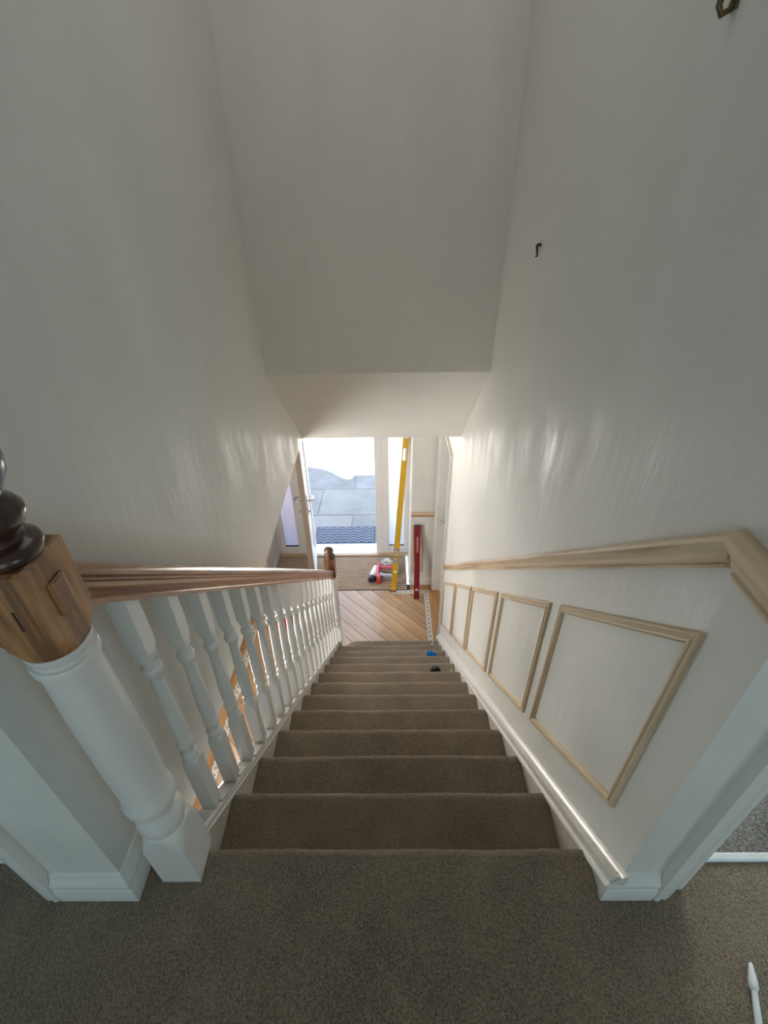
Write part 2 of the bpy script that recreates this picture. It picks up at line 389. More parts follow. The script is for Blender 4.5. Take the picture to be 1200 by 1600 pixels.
def tile_strip(x0, x1, y0, y1, along):
    st = obj('tile_border', B(x0, x1, y0, y1, G-.009, G+.0008), M_tile, fl)
    d = MB(); L = (y1-y0) if along == 'Y' else (x1-x0); w = min(x1-x0, y1-y0); n = int(L/w)
    for i in range(n):
        t = (i+.5)*L/n
        cx, cy = ((x0+x1)/2, y0+t) if along == 'Y' else (x0+t, (y0+y1)/2)
        h = w*.30
        d.prism([(cx-h, cy), (cx, cy-h), (cx+h, cy), (cx, cy+h)], G-.002, G+.0016)
        for sx in (-1, 1):
            ex, ey = (cx+sx*w*.36, cy+w*.5) if along == 'Y' else (cx+w*.5, cy+sx*w*.36)
            d.prism([(ex-w*.09, ey-w*.09), (ex+w*.09, ey-w*.09), (ex+w*.09, ey+w*.09), (ex-w*.09, ey+w*.09)], G-.002, G+.0016)
    o = obj('diamond_inlay', d, M_tiledark, st); o['kind'] = 'stuff'
tile_strip(.389, .447, .6, 3.585, 'Y'); tile_strip(-1.446, -1.388, .6, 3.585, 'Y'); tile_strip(.035, FX1+.003, 3.528, 3.585, 'X')
for (a, b, c, d) in ((.450, .575, 2.75, 3.69), (-1.62, -1.449, .6, 3.69), (.239, .447, 3.588, 3.69), (-1.446, -1.372, 3.588, 3.69)):
    obj('border_board', B(a, b, c, d, G-.009, G), M_border, fl)

# ------------------------------------------------------------------ front door, sidelights, porch
fr = tag(empty('door_1', (-.54, 4.3, G)), 'open white front door between two obscure glass sidelights'); fr['kind'] = 'structure'
def part(name, mb, mat, parent, bev=.004, smooth=0):
    o = obj(name, mb, mat, None, bev=bev, smooth=smooth); o.parent = parent
    o.matrix_parent_inverse = parent.matrix_world.inverted() if parent.matrix_world != Matrix() else Matrix.Translation(-parent.location)
    return o
YF0, YF1 = 4.215, 4.285
part('frame_post', B(-.150, -.075, YF0, YF1, G, -.53), M_upvc, fr); part('frame_post', B(-.985, -.93, YF0, YF1, G, -.53), M_upvc, fr)
part('frame_head', B(-.985, -.075, YF0, YF1, -.58, -.50), M_upvc, fr)
part('threshold', MB().box(-.93, -.150, 4.215, 4.33, G, G+.028).box(-.93, -.150, 4.335, 4.42, G-.03, G+.012), M_alu, fr)
part('threshold_seal', B(-.93, -.150, 4.328, 4.337, G, G+.016), M_gasket, fr, bev=0)
hx, hy = -.925, 4.262; ex_, ey_ = -.846, 3.57
ang = math.atan2(ey_-hy, ex_-hx); LW = math.hypot(ex_-hx, ey_-hy)
leafM = Matrix.Translation((hx, hy, G+.02)) @ Matrix.Rotation(ang, 4, 'Z')     # leaf runs along local +x; local +y is the inner side of the swing
def leafpart(name, mb, mat, parent=None, bev=.004, smooth=0):
    o = obj(name, mb, mat, None, bev=bev, smooth=smooth); p = parent or leaf
    if p is leaf: o.parent = p
    else: o.parent = p
    return o
lm = MB(); TH = .03; LH = 2.05
lm.box(0, .11, -TH, TH, 0, LH).box(LW-.11, LW, -TH, TH, 0, LH).box(.11, LW-.11, -TH, TH, 0, .16).box(.11, LW-.11, -TH, TH, LH-.11, LH)
leaf = obj('door_leaf', lm, M_upvc, None, bev=.004)
leaf.parent = fr; leaf.matrix_parent_inverse = Matrix.Translation((.54, -4.3, -G)); leaf.matrix_basis = leafM
leafpart('door_panel', B(.11, LW-.11, -.012, .012, .16, LH-.11), M_upvc, bev=0)
leafpart('edge_seal', B(LW, LW+.005, -.027, .027, .01, LH-.01), M_edge, bev=0)
for sgn in (-1, 1):
    pl_ = leafpart('handle_plate', B(LW-.062, LW-.032, sgn*TH if sgn > 0 else -TH-.008, TH+.008 if sgn > 0 else -TH, 1.03, 1.27), M_chrome)
    y = sgn*(TH+.008)
    leafpart('lever', MB().tube([(LW-.047, y, 1.20), (LW-.047, y+sgn*.045, 1.20), (LW-.06, y+sgn*.055, 1.20), (LW-.11, y+sgn*.055, 1.195), (LW-.15, y+sgn*.045, 1.18), (LW-.165, y+sgn*.025, 1.17)], .0095, 10), M_chrome, pl_, bev=0, smooth=50)
    leafpart('key_knob', MB().tube([(LW-.047, y-sgn*.004, 1.07), (LW-.047, y+sgn*.018, 1.07)], .011, 12), M_chrome, pl_, bev=0, smooth=50)
def sidelight(name, x0, x1, gl0, gl1, mat, label):
    w = tag(empty(name, ((x0+x1)/2, 4.25, G)), label); w['kind'] = 'structure'
    zb, zt = G+.125, -.63
    part('frame_jamb', B(x0, gl0, YF0, YF1, G, -.53), M_upvc, w); part('frame_jamb', B(gl1, x1, YF0, YF1, G, -.53), M_upvc, w)
    part('frame_rail', B(gl0, gl1, YF0+.003, YF1-.003, G, zb), M_upvc, w); part('frame_rail', B(gl0, gl1, YF0+.003, YF1-.003, zt, -.53), M_upvc, w)
    part('glazing_bead', MB().box(gl0, gl1, 4.236, 4.262, zb, zb+.008), M_gasket, w, bev=0)
    part('pane', B(gl0, gl1, 4.246, 4.254, zb+.004, zt), mat, w, bev=0)
sidelight('window_1', -.075, .236, .000, .186, M_glass, 'bright obscure glass sidelight behind the yellow spirit level')
sidelight('window_2', -1.370, -.985, -1.272, -1.105, M_glass_shade, 'sidelight left of the open front door, tinted lilac for shade')
tag(struct('trim_sill', B(-1.37, .236, 4.172, 4.215, G, G+.03), M_pine_x), 'timber strip between ribbed mat and door frame')
sk_prof = [(0, 0), (.018, 0), (.018, .055), (.014, .062), (.016, .070), (.011, .088), (.004, .1), (0, .1)]
tag(struct('baseboard_hall_front', MB().run_x([(-a, b) for a, b in sk_prof], .236, .497, 3.69, G), M_white), 'white skirting under the short hall wall')
tag(struct('baseboard_porch_left', MB().run_y(sk_prof, 3.69, 4.215, -1.37, G), M_white), 'white skirting along the left porch wall')
tag(struct('baseboard_porch_right', MB().run_y([(-a*.6, b) for a, b in sk_prof], 3.69, 4.172, .236, G), M_white), 'white skirting along the right porch wall')
tag(struct('baseboard_hall_left', MB().run_y(sk_prof, -1.5, 3.69, -1.62, G), M_white), 'white skirting along the hall wall left of the stairs')
# short dado and panel frame on the narrow hall wall
dado_prof = [(0, 0), (.010, .0), (.012, .008), (.007, .013), (.012, .022), (.020, .034), (.024, .046), (.020, .056), (.010, .060), (0, .060)]
tag(obj('hall_dado_rail', MB().run_x([(-a, b) for a, b in dado_prof], .236, .488, 3.69, -1.708), M_pine_x), 'short raw pine dado rail on the narrow wall beside the porch', 'dado rail')

mprof = [(0, 0), (0, .007), (.003, .011), (.008, .012), (.010, .0085), (.014, .0085), (.017, .0135), (.022, .013), (.025, .007), (.028, .006), (.030, 0)]   # inset, proud
def panel_frame(label, quad, place, mat, group, name='panel_frame', sc_=1.0):
    # quad: outer corners (a, b) in wall coordinates, counter-clockwise; place(a, b, h) -> xyz
    ca = sum(p[0] for p in quad)/4; cb = sum(p[1] for p in quad)/4
    root = tag(empty(name, place(ca, cb, 0)), label, 'panel frame', group)
    def inset(i):
        lines = []
        for k in range(4):
            a, b = Vector(quad[k]), Vector(quad[(k+1) % 4]); d = (b-a).normalized(); n = Vector((-d.y, d.x))
            if n.dot(Vector((ca, cb))-a) < 0: n = -n
            lines.append((a+n*i, d))
        out = []
        for k in range(4):
            (p, d), (p2, d2) = lines[k-1], lines[k]
            den = d.x*d2.y-d.y*d2.x; w = p2-p; t = (w.x*d2.y-w.y*d2.x)/den
            out.append(p+d*t)
        return out
    rings = [(inset(i*sc_), h*sc_) for i, h in mprof]
    for k in range(4):
        m = MB().loft([[place(q[k].x, q[k].y, h) for q, h in rings], [place(q[(k+1) % 4].x, q[(k+1) % 4].y, h) for q, h in rings]])
        o = obj('moulding_strip', m, mat if k % 2 == 0 else M_pine_v, None, smooth=40); o.parent = root; o.matrix_parent_inverse = Matrix.Translation(-root.location)
    return root
panel_frame('small pale panel frame behind the red spirit level', [(.252, -2.477), (.375, -2.477), (.375, -1.815), (.252, -1.815)], lambda a, b, h: (a, 3.69-h, b), M_pine_s, None, sc_=.9)

# door in the right hall wall
d2 = tag(empty('door_2', (WR, 3.22, G)), 'white internal door and architrave past the stair foot'); d2['kind'] = 'structure'
arch = [(0, 0), (.0, .010), (.012, .014), (.03, .016), (.05, .020), (.062, .020), (.062, 0)]
part('architrave', MB().run_z([(-h, -a) for a, h in arch], G, DH, WR, D0+.002), M_white, d2, bev=0)
part('architrave', MB().run_z([(-h, a) for a, h in arch], G, DH, WR, D1-.002), M_white, d2, bev=0)
part('architrave', MB().run_y([(-h, a) for a, h in arch], D0-.06, D1+.06, WR, DH), M_white, d2, bev=0)
part('door_leaf', B(WR+.075, WR+.11, D0, D1, G+.006, DH), M_white, d2)
for (za, zb) in ((G+.22, G+.85), (G+1.05, DH-.14)):
    for (ya, yb) in ((D0+.1, D0+.32), (D0+.39, D0+.61)):
        part('raised_panel', B(WR+.068, WR+.076, ya, yb, za, zb), M_white, d2, bev=.006)
part('door_knob', MB().tube([(WR+.075, D1-.06, G+1.0), (WR+.05, D1-.06, G+1.0), (WR+.04, D1-.06, G+1.0), (WR+.02, D1-.06, G+1.0), (WR+.012, D1-.06, G+1.0)], [.01, .01, .022, .024, .012], 14), M_chrome, d2, bev=0, smooth=50)

# ribbed entrance mat, outdoor chevron mat
mat_ = tag(empty('entrance_mat', (-.57, 3.88, G)), 'brown ribbed coir mat filling the porch floor', 'mat')
part('mat_base', B(-1.366, .204, 3.592, 4.170, G-.009, G+.002), M_coirgap, mat_, bev=0)
rb = MB(); nr = 19
for i in range(nr):
    y0 = 3.598+i*(.568/nr)
    rb.loft([[(x, y0, G+.001), (x, y0+.003, G+.012), (x, y0+.009, G+.015), (x, y0+.015, G+.012), (x, y0+.018, G+.001)] for x in (-1.364, .202)])
part('rib', rb, M_coir, mat_, bev=0)['kind'] = 'stuff'
om = tag(empty('door_mat', (-.565, 4.62, G)), 'dark rubber doormat with chevron ridges on the paving', 'mat')
part('mat_base', B(-.957, -.176, 4.445, 4.805, G-.013, G-.004), M_rubber, om)
ch = MB(); nz = 14; zw = .745/nz
for r in range(6):
    yb = 4.462+r*.054
    for i in range(nz):
        xa = -.94+i*zw; up0, up1 = (0, .038) if i % 2 == 0 else (.038, 0)
        ch.loft([[(xa, yb+up0, G-.005), (xa, yb+up0+.018, G-.005), (xa, yb+up0+.015, G+.001), (xa, yb+up0+.003, G+.001)], [(xa+zw, yb+up1, G-.005), (xa+zw, yb+up1+.018, G-.005), (xa+zw, yb+up1+.015, G+.001), (xa+zw, yb+up1+.003, G+.001)]])
part('chevron_ridge', ch, M_rubber2, om, bev=0)['kind'] = 'stuff'

# ------------------------------------------------------------------ stairs
st = tag(empty('staircase', (0, 0, G)), 'straight flight of taupe carpeted stairs going down to the hall', 'staircase')
def carpet_step(k, x0, x1, back):
    yk, zk = k*GO, -k*RI
    prof = [(back, zk), (yk-.030, zk), (yk-.018, zk-.0015), (yk-.007, zk-.006), (yk-.001, zk-.015), (yk-.001, zk-.026), (yk-.008, zk-.035), (yk-.018, zk-.039), (yk-.022, zk-.046), (yk-.022, zk-RI+.004), (yk-.022, zk-RI-.02), (back, zk-RI-.02)]
    rings = []; n = 46
    for i in range(n+1):
        x = x0+(x1-x0)*i/n
        nz_ = noise.noise(Vector((x*5.5, k*3.7, .3)))*.0035+noise.noise(Vector((x*19, k*5.1, 2.)))*.0015
        e = min(i, n-i)/n; dr = -.004*max(0, 1-e*14)
        rings.append([(x, y+(nz_*.6 if 1 < j < 9 else 0), z+(nz_+dr if 1 < j < 8 else (dr*.5 if j < 2 else 0))) for j, (y, z) in enumerate(prof)])
    return MB().loft(rings)
for k in range(0, 12):
    part('step', carpet_step(k, XL, XR, (k-1)*GO-.024 if k else -.03), M_carpet, st, bev=0, smooth=60)
# bottom step with a rounded end
yk, zk, rr = 12*GO, -12*RI, .11
pl2 = [(XR, 11*GO-.03), (XR, yk)]
for i in range(9):
    a = math.pi/2+i*math.pi/2/8
    pl2.append((-.43+rr+rr*math.cos(a), yk-rr+rr*math.sin(a)))
pl2 += [(-.43, 11*GO-.03)]
def inset_poly(p, d):
    cx = sum(a for a, b in p)/len(p); out = []
    for a, b in p: out.append((a+(d if a < 0 else 0), b-(d if b > 2.5 else 0)))
    return out
rings = [[(a, b, z) for a, b in inset_poly(pl2, d)] for d, z in ((.022, G), (.022, zk-.046), (.018, zk-.039), (.008, zk-.035), (.001, zk-.026), (.001, zk-.015), (.007, zk-.006), (.018, zk-.0015), (.03, zk))]
part('step', MB().loft(rings), M_carpet, st, bev=0, smooth=60)
# strings
line0 = lambda y: -SL*y
part('outer_string', MB().rake([(-.033, -.30), (0, -.30), (0, .012), (-.033, .012)], -.02, 2.46, line0, XL), M_stringpaint, st, bev=0)
part('string_bead', MB().rake([(-.002, -.010), (.004, -.012), (.010, -.006), (.012, .004), (.009, .014), (.002, .020), (-.004, .018)], .018, 2.455, line0, XL), M_white, st, bev=0, smooth=60)
part('wall_string', MB().rake([(0, -.30), (.03, -.30), (.03, .02), (0, .02)], -.100, 2.80, line0, XR), M_stringpaint, st, bev=0)
wm = [(0, .004), (-.006, .010), (-.008, .020), (-.004, .030), (.002, .034), (.004, .042), (.010, .048), (.014, .058), (.022, .066), (.030, .070), (.030, .0), (.004, 0)]
part('wall_moulding', MB().rake(wm, -.104, 2.80, lambda y: -.040-.901*y, XR), M_white, st, bev=0, smooth=50)

# landing skirtings and doorway architraves
def skirt_L(name, xs, label, side):
    # end face (along x) plus the return along the stairwell side
    x0, x1 = xs
    m = MB(); h = [(0, 0), (.020, 0), (.020, .052), (.016, .058), (.019, .066), (.017, .078), (.008, .086), (.006, .098), (0, .102)]
    if side > 0:
        pts = [[(x1, -.087-a, b) for a, b in h], [(x0-a, -.087-a, b) for a, b in h], [(x0-a, -.089, b) for a, b in h]]
    else:
        pts = [[(x0, -.087-a, b) for a, b in h], [(x1+a, -.087-a, b) for a, b in h], [(x1+a, -.005, b) for a, b in h]]
    m.loft(pts); tag(struct(name, m, M_white, smooth=40), label)
skirt_L('baseboard_right', (.484, .576), 'white moulded skirting wrapped round the right wall end', 1)
skirt_L('baseboard_left', (-.728, WL), 'white moulded skirting wrapped round the left wall end', -1)
archi = [(0, 0), (0, .014), (.004, .020), (.014, .022), (.020, .018), (.028, .019), (.040, .015), (.046, .010), (.046, 0)]
def archi_leg(name, x, sgn, label):
    m = MB().run_z([(sgn*a, -h) for a, h in archi], 0, 2.06, x, -.087)
    tag(struct(name, m, M_white, smooth=40), label)
archi_leg('trim_1', .578, 1, 'white architrave of the right doorway'); archi_leg('trim_2', -.730, -1, 'white architrave of the left doorway')
tag(struct('trim_3', MB().box(PR, PR+.02, -.087, .02, 0, 2.02), M_white), 'white lining of the right doorway')
tag(struct('trim_4', MB().box(PL-.02, PL, -.087, .02, 0, 2.02), M_white), 'white lining of the left doorway')
tp = [(0, -.001), (.0, .004), (.004, .007), (.014, .0075), (.018, .004), (.018, -.001)]
tag(struct('trim_5', MB().run_x(tp, .60, 1.40, -.034, 0), M_alu), 'pale carpet threshold strip in the right doorway')
tag(struct('trim_6', MB().run_x(tp, -1.53, -.75, -.034, 0), M_alu), 'pale carpet threshold strip in the left doorway')

# ------------------------------------------------------------------ balustrade
bal = tag(empty('balustrade', (NX, 0, G)), 'white spindle banister with varnished wooden handrail and newel posts', 'banister')
BIG = 9.
RU = lambda y: .818-SL*y                                # handrail underside
RB = lambda y: .030-SL*y                                # base rail, then balusters stand .03 above
half = [(.0, 0), (.028, 0), (.030, .012), (.026, .018), (.021, .021), (.023, .029), (.031, .036), (.032, .046), (.025, .051), (.025, .055), (.033, .062), (.034, .071), (.029, .082), (.017, .089), (0, .091)]
prof = half+[(-a, b) for a, b in half[-2:0:-1]]
hr = part('handrail', MB().rake(prof, .012, 2.462, RU, NX), M_rail, bal, bev=0, smooth=40)
part('base_rail', MB().rake([(-.032, 0), (.015, 0), (.015, .022), (.012, .028), (-.028, .028), (-.032, .022)], .012, 2.458, lambda y: RB(y)-.018, NX), M_white, bal, bev=0, smooth=50)
a_ = .0187
bp_ = [(0, a_, BIG), (.212, a_, BIG), (.218, a_, .0262), (.224, a_, .0235), (.230, a_, .0205), (.234, a_, .0175), (.238, BIG, .0160), (.243, BIG, .0190), (.250, BIG, .0205), (.258, BIG, .0195), (.264, BIG, .0150), (.270, BIG, .0142), (.282, BIG, .0165), (.289, BIG, .0200), (.297, BIG, .0208), (.305, BIG, .0190), (.310, BIG, .0170), (.320, BIG, .0178), (.35, BIG, .0190), (.40, BIG, .0182), (.46, BIG, .0160), (.52, BIG, .0140), (.543, BIG, .0135), (.548, BIG, .0165), (.556, BIG, .0205), (.566, BIG, .0212), (.574, BIG, .0190), (.578, BIG, .0145), (.588, BIG, .0140), (.596, BIG, .0150), (.600, BIG, .0185), (.606, BIG, .0185), (.610, a_, .0190), (.617, a_, .0225), (.625, a_, .0255), (.634, a_, BIG), (.775, a_, BIG)]
NB = 19; PITCH = .1237
b0 = None
for i in range(NB):
    yc = .127+i*PITCH
    loc = (NX, yc, -.064-SL*(yc-.137))
    if b0 is None:
        b0 = obj('baluster', MB().turned(bp_, 0, 0, 24), M_white, None, smooth=38); b0.parent = bal; b0.location = Vector(loc)-bal.location
    else:
        share(b0, 'baluster', bal, Vector(loc)-bal.location)
# spacer fillets between balusters on the base rail
for i in range(NB-1):
    y0 = .127+i*PITCH+.0195; y1 = y0+PITCH-.039
    part('fillet', MB().rake([(-.018, .009), (.0165, .009), (.0165, .019), (-.018, .019)], y0, y1, RB, NX), M_white, bal, bev=0)
# landing newel
def newel(yc, zb, hb, mat_block, mat_fin, shaft_top, block_top, fin_h, s=1.0, plug=True, a=.0435):
    nb = block_top; st_ = shaft_top
    pr = [(zb, a, BIG), (zb+hb-.055, a, BIG), (zb+hb-.047, a, .0608), (zb+hb-.035, a, .0575), (zb+hb-.022, a, .053), (zb+hb-.010, a, .0485), (zb+hb, a, .0455), (zb+hb+.004, BIG, .0415), (zb+hb+.009, BIG, .0400), (zb+hb+.014, BIG, .0435), (zb+hb+.026, BIG, .0470), (zb+hb+.040, BIG, .0475), (zb+hb+.056, BIG, .0445), (zb+hb+.066, BIG, .0380), (zb+hb+.076, BIG, .0360), (zb+hb+.088, BIG, .0375), (zb+hb+.098, BIG, .0455), (zb+hb+.110, BIG, .0500), (zb+hb+.124, BIG, .0500), (zb+hb+.134, BIG, .0465), (zb+hb+.140, BIG, .0440),
          (zb+hb+.25, BIG, .0465), (st_-.16, BIG, .0455), (st_-.055, BIG, .0425), (st_-.045, BIG, .0420), (st_-.042, BIG, .0475), (st_-.034, BIG, .0485), (st_-.028, BIG, .0460), (st_-.026, BIG, .0425), (st_-.018, BIG, .0420), (st_-.014, BIG, .0455), (st_-.006, BIG, .0470), (st_, BIG, .0465)]
    root = part('newel_post', MB().turned(pr, NX, yc, 48), M_white, bal, bev=0, smooth=34)
    blk = [(st_, a, .0465), (st_+.010, a, .0505), (st_+.020, a, .0550), (st_+.030, a, .0590), (st_+.040, a, BIG), (nb-.004, a, BIG), (nb, a-.005, BIG)]
    part('newel_block', MB().turned(blk, NX, yc, 48), mat_block, root, bev=0, smooth=34)
    fz = nb; k = fin_h/.20
    fp = [(0, .040), (.002, .044), (.008, .0455), (.016, .0435), (.020, .038), (.024, .030), (.030, .0275), (.036, .030), (.042, .037), (.052, .0425), (.062, .0425), (.072, .037), (.078, .030), (.084, .0285), (.094, .034), (.110, .0435), (.130, .0465), (.150, .043), (.170, .033), (.185, .020), (.195, .009), (.20, .001)]
    part('finial', MB().turned([(fz+z*k, BIG, R*s) for z, R in fp], NX, yc, 40), mat_fin, root, bev=0, smooth=40)
    if plug:
        part('dowel_plug', MB().box(NX+a-.002, NX+a+.005, yc-.018, yc+.014, .845, .900), mat_block, root, bev=.003)
        part('front_slit', MB().box(NX+.006, NX+.0085, yc-a-.0008, yc-a+.001, .845, .880), M_dark, root, bev=0)
    return root
newel(-.027, 0.0, .205, M_newel, M_finial, .784, .940, .20)
newel(2.502, -11*RI, .235, M_newel2, M_newel2, -1.435, -1.235, .105, s=.82, plug=False, a=.042)

# ------------------------------------------------------------------ dado rail and panel frames on the right wall
dr = tag(empty('dado_rail', (WR, .05, .9)), 'long raw pine dado rail sloping down the right stairwell wall', 'dado rail')
dp = [(0, 0), (.008, 0), (.010, .006), (.006, .009), (.010, .014), (.012, .022), (.014, .030), (.021, .040), (.026, .050), (.025, .058), (.018, .064), (.008, .067), (0, .067)]
DL = lambda y: .882-.905*y
YM = .034
part('rail_section', MB().rake([(-a, b) for a, b in dp], YM, 1.06, DL, WR), M_pine_rake, dr, bev=0, smooth=40)
part('rail_section', MB().rake([(-a*.96, b) for a, b in dp], 1.061, 2.80, lambda y: DL(y)-.001, WR), M_pine_rake, dr, bev=0, smooth=40)
part('level_section', MB().loft([[(WR-a*1.06, YM+.004-(.067-b)*.35, .848+b*1.05) for a, b in dp], [(WR-a*1.06, -.086, .848+b*1.05) for a, b in dp]]), M_pine, dr, bev=0, smooth=40)
TOPL = lambda y: .747-.905*y
BOTL = lambda y: .176-.905*y
labels = ['largest wooden panel frame nearest the landing', 'second panel frame down from the landing', 'middle one of the five sloping panel frames', 'fourth panel frame down from the landing', 'smallest looking panel frame at the stair foot']
for (ya, yb), lb in zip(((.014, .490), (.556, 1.038), (1.100, 1.598), (1.644, 2.155), (2.195, 2.735)), labels):
    panel_frame(lb, [(ya, BOTL(ya)), (yb, BOTL(yb)), (yb, TOPL(yb)), (ya, TOPL(ya))], lambda a, b, h: (WR-h, a, b), M_pine_s, 'sloping panel frames on the right stairwell wall', sc_=.80)

# hooks left in the wall
h1 = tag(empty('wall_hook', (WR, 1.27, 1.09)), 'small dark hook screwed into the right wall above the dado rail', 'hook')
part('plate', MB().tube([(WR, 1.27, 1.108), (WR-.003, 1.27, 1.108)], .006, 12), M_hook, h1, bev=0)
part('hook_arm', MB().tube([(WR-.002, 1.27, 1.109), (WR-.009, 1.268, 1.111), (WR-.013, 1.264, 1.108), (WR-.012, 1.262, 1.098), (WR-.010, 1.260, 1.086), (WR-.011, 1.259, 1.078), (WR-.015, 1.258, 1.077)], [.003, .003, .0045, .004, .003, .003, .002], 8), M_hook, h1, bev=0, smooth=60)
h2 = tag(empty('picture_hook', (WR, .47, 1.532)), 'brown picture hook high on the right wall at the frame edge', 'hook')
part('plate', MB().box(WR-.004, WR, .462, .480, 1.499, 1.557), M_brass, h2, bev=.001)
part('hook_arm', MB().tube([(WR-.003, .471, 1.512), (WR-.006, .471, 1.500), (WR-.016, .471, 1.495), (WR-.022, .471, 1.504), (WR-.021, .471, 1.520)], .0045, 8), M_brass, h2, bev=0, smooth=60)
part('pin', MB().tube([(WR-.001, .472, 1.545), (WR-.016, .472, 1.553)], .0025, 8), M_hook, h2, bev=0)

# ------------------------------------------------------------------ spirit levels
def stadium(x0, x1, hw, n=8):
    r = hw; pts = []
    for i in range(n+1):
        a = -math.pi/2+math.pi*i/n; pts.append((x1-r+r*math.cos(a), r*math.sin(a)))
    for i in range(n+1):
        a = math.pi/2+math.pi*i/n; pts.append((x0+r+r*math.cos(a), r*math.sin(a)))
    return pts
def level_body(L, W, Th, holes):
    bm = bmesh.new()
    def loop(pts):
        vs = [bm.verts.new((x, y, -Th/2)) for x, y in pts]
        return [bm.edges.new((vs[i], vs[(i+1) % len(vs)])) for i in range(len(vs))]
    es = loop([(0, -W/2), (L, -W/2), (L, W/2), (0, W/2)])
    for (a, b, hw) in holes: es += loop(stadium(a, b, hw))
    r = bmesh.ops.triangle_fill(bm, use_beauty=True, use_dissolve=False, edges=es)
    fs = [f for f in bm.faces]
    ex = bmesh.ops.extrude_face_region(bm, geom=fs)
    bmesh.ops.translate(bm, vec=(0, 0, Th), verts=[v for v in ex['geom'] if isinstance(v, bmesh.types.BMVert)])
    return bm
def lean(foot, top, face):
    # local x along the level, local y across its wide face, local z out of the face
    x = (Vector(top)-Vector(foot)).normalized(); z = Vector(face); z = (z-z.dot(x)*x).normalized(); y = z.cross(x)
    return Matrix(((x.x, y.x, z.x, foot[0]), (x.y, y.y, z.y, foot[1]), (x.z, y.z, z.z, foot[2]), (0, 0, 0, 1)))
def place(name, label, cat, M): 
    e = tag(empty(name), label, cat); e.matrix_world = M; return e
def lp(name, mb, mat, root, bev=0, smooth=0):
    return obj(name, mb, mat, root, bev=bev, smooth=smooth)
Ly = 1.83
yl = place('yellow_spirit_level', 'tall yellow spirit level leaning by the front door', 'spirit level', lean((.046, 3.578, G+.014), (.196, 4.155, -.975), (-.05, -1, .3)))
W, Th = .062, .024
holes = [(.36, .48, .0185), (Ly-.345, Ly-.205, .0185), (.205, .245, .017), (Ly-.115, Ly-.085, .014)]
lp('level_body', level_body(Ly, W, Th, holes), M_yellow, yl)
lp('end_cap', B(-.012, .0, -W/2-.001, W/2+.001, -Th/2-.001, Th/2+.001), M_yellowcap, yl); lp('end_cap', B(Ly, Ly+.012, -W/2-.001, W/2+.001, -Th/2-.001, Th/2+.001), M_yellowcap, yl)
lp('grip', MB().box(.335, .362, -W/2-.0008, W/2+.0008, -Th/2-.0008, Th/2+.0008), M_greypl, yl); lp('grip', MB().box(.478, .505, -W/2-.0008, W/2+.0008, -Th/2-.0008, Th/2+.0008), M_greypl, yl)
lp('vial', MB().tube([(.225, -.024, .0), (.225, .024, .0)], .0125, 14), M_vial, yl, smooth=50)
lp('vial', MB().tube([(Ly-.1, -.02, .0), (Ly-.1, .02, .0)], .0115, 14), M_vial, yl, smooth=50)
lp('vial', MB().tube([(Ly/2-.025, W/2-.004, .0), (Ly/2+.025, W/2-.004, .0)], .010, 14), M_vial, yl, smooth=50)
Lr = .865
rl = place('red_spirit_level', 'short dark red spirit level leaning on the narrow hall wall', 'spirit level', lean((.303, 3.452, G+.012), (.306, 3.660, -1.845), (0, -1, .2)))
lp('level_body', level_body(Lr, .060, .022, [(.085, .120, .015)]), M_red, rl)
lp('end_cap', B(-.011, 0, -.031, .031, -.012, .012), M_yellowcap, rl); lp('end_cap', B(Lr, Lr+.011, -.031, .031, -.012, .012), M_yellowcap, rl)
lp('vial', MB().tube([(.1025, -.018, 0), (.1025, .018, 0)], .0115, 14), M_whitepl, rl, smooth=50)
lp('vial', MB().tube([(.395, .026, 0), (.435, .026, 0)], .0095, 14), M_whitepl, rl, smooth=50)
lp('label', B(Lr-.30, Lr-.12, -.008, .008, .0108, .0116), M_redlabel, rl)

# ------------------------------------------------------------------ nail gun and rag on the mat
mz = G+.013
gun = place('nail_gun', 'pink and white cordless nail gun lying on the ribbed mat', 'nail gun', Matrix.Translation((-.155, 3.80, mz)))
def blob(pts, rads, sq=1., n=16):      # rounded bar through pts, flattened in z by sq
    m = MB().tube(pts, rads, n); c = sum(p[2] for p in pts)/len(pts)
    m.v = [(x, y, c+(z-c)*sq) for x, y, z in m.v]; return m
lp('casing', blob([(.010, .115, .05), (.004, .105, .05), (-.004, .06, .05), (-.024, .0, .05), (-.038, -.05, .05), (-.042, -.06, .05)], [.020, .034, .040, .042, .040, .030], 1.05), M_whitepl, gun, smooth=50)
lp('housing', MB().prism([(.012, .128), (.052, .122), (.040, .04), (.032, -.04), (.044, -.075), (.060, -.088), (.050, -.108), (.022, -.105), (.010, -.08), (.002, .0), (.010, .06)], .012, .098), M_pink, gun, bev=.008)
lp('nose', blob([(-.038, -.052, .046), (-.042, -.062, .046), (-.050, -.105, .046), (-.052, -.118, .046)], [.036, .042, .042, .034], 1.), M_black, gun, smooth=50)
lp('handle', blob([(.040, .108, .055), (.09, .100, .055), (.14, .098, .055), (.185, .105, .055), (.215, .110, .055)], [.022, .020, .0185, .021, .024], .9), M_pink, gun, smooth=50)
lp('magazine', MB().prism([(.042, -.030), (.22, -.062), (.225, -.095), (.040, -.062)], .030, .075), M_greypl, gun, bev=.004)
lp('magazine_cover', MB().prism([(.040, -.018), (.060, -.014), (.075, -.026), (.215, -.052), (.213, -.064), (.045, -.040)], .034, .080), M_whitepl, gun, bev=.004)
lp('trigger', blob([(.045, .085, .055), (.058, .075, .055), (.060, .060, .055)], [.012, .010, .006]), M_redpl, gun, smooth=50)
lp('safety_tip', MB().prism([(.012, -.105), (.050, -.110), (.062, -.130), (.035, -.140), (.012, -.128)], .010, .055), M_redpl, gun, bev=.004)
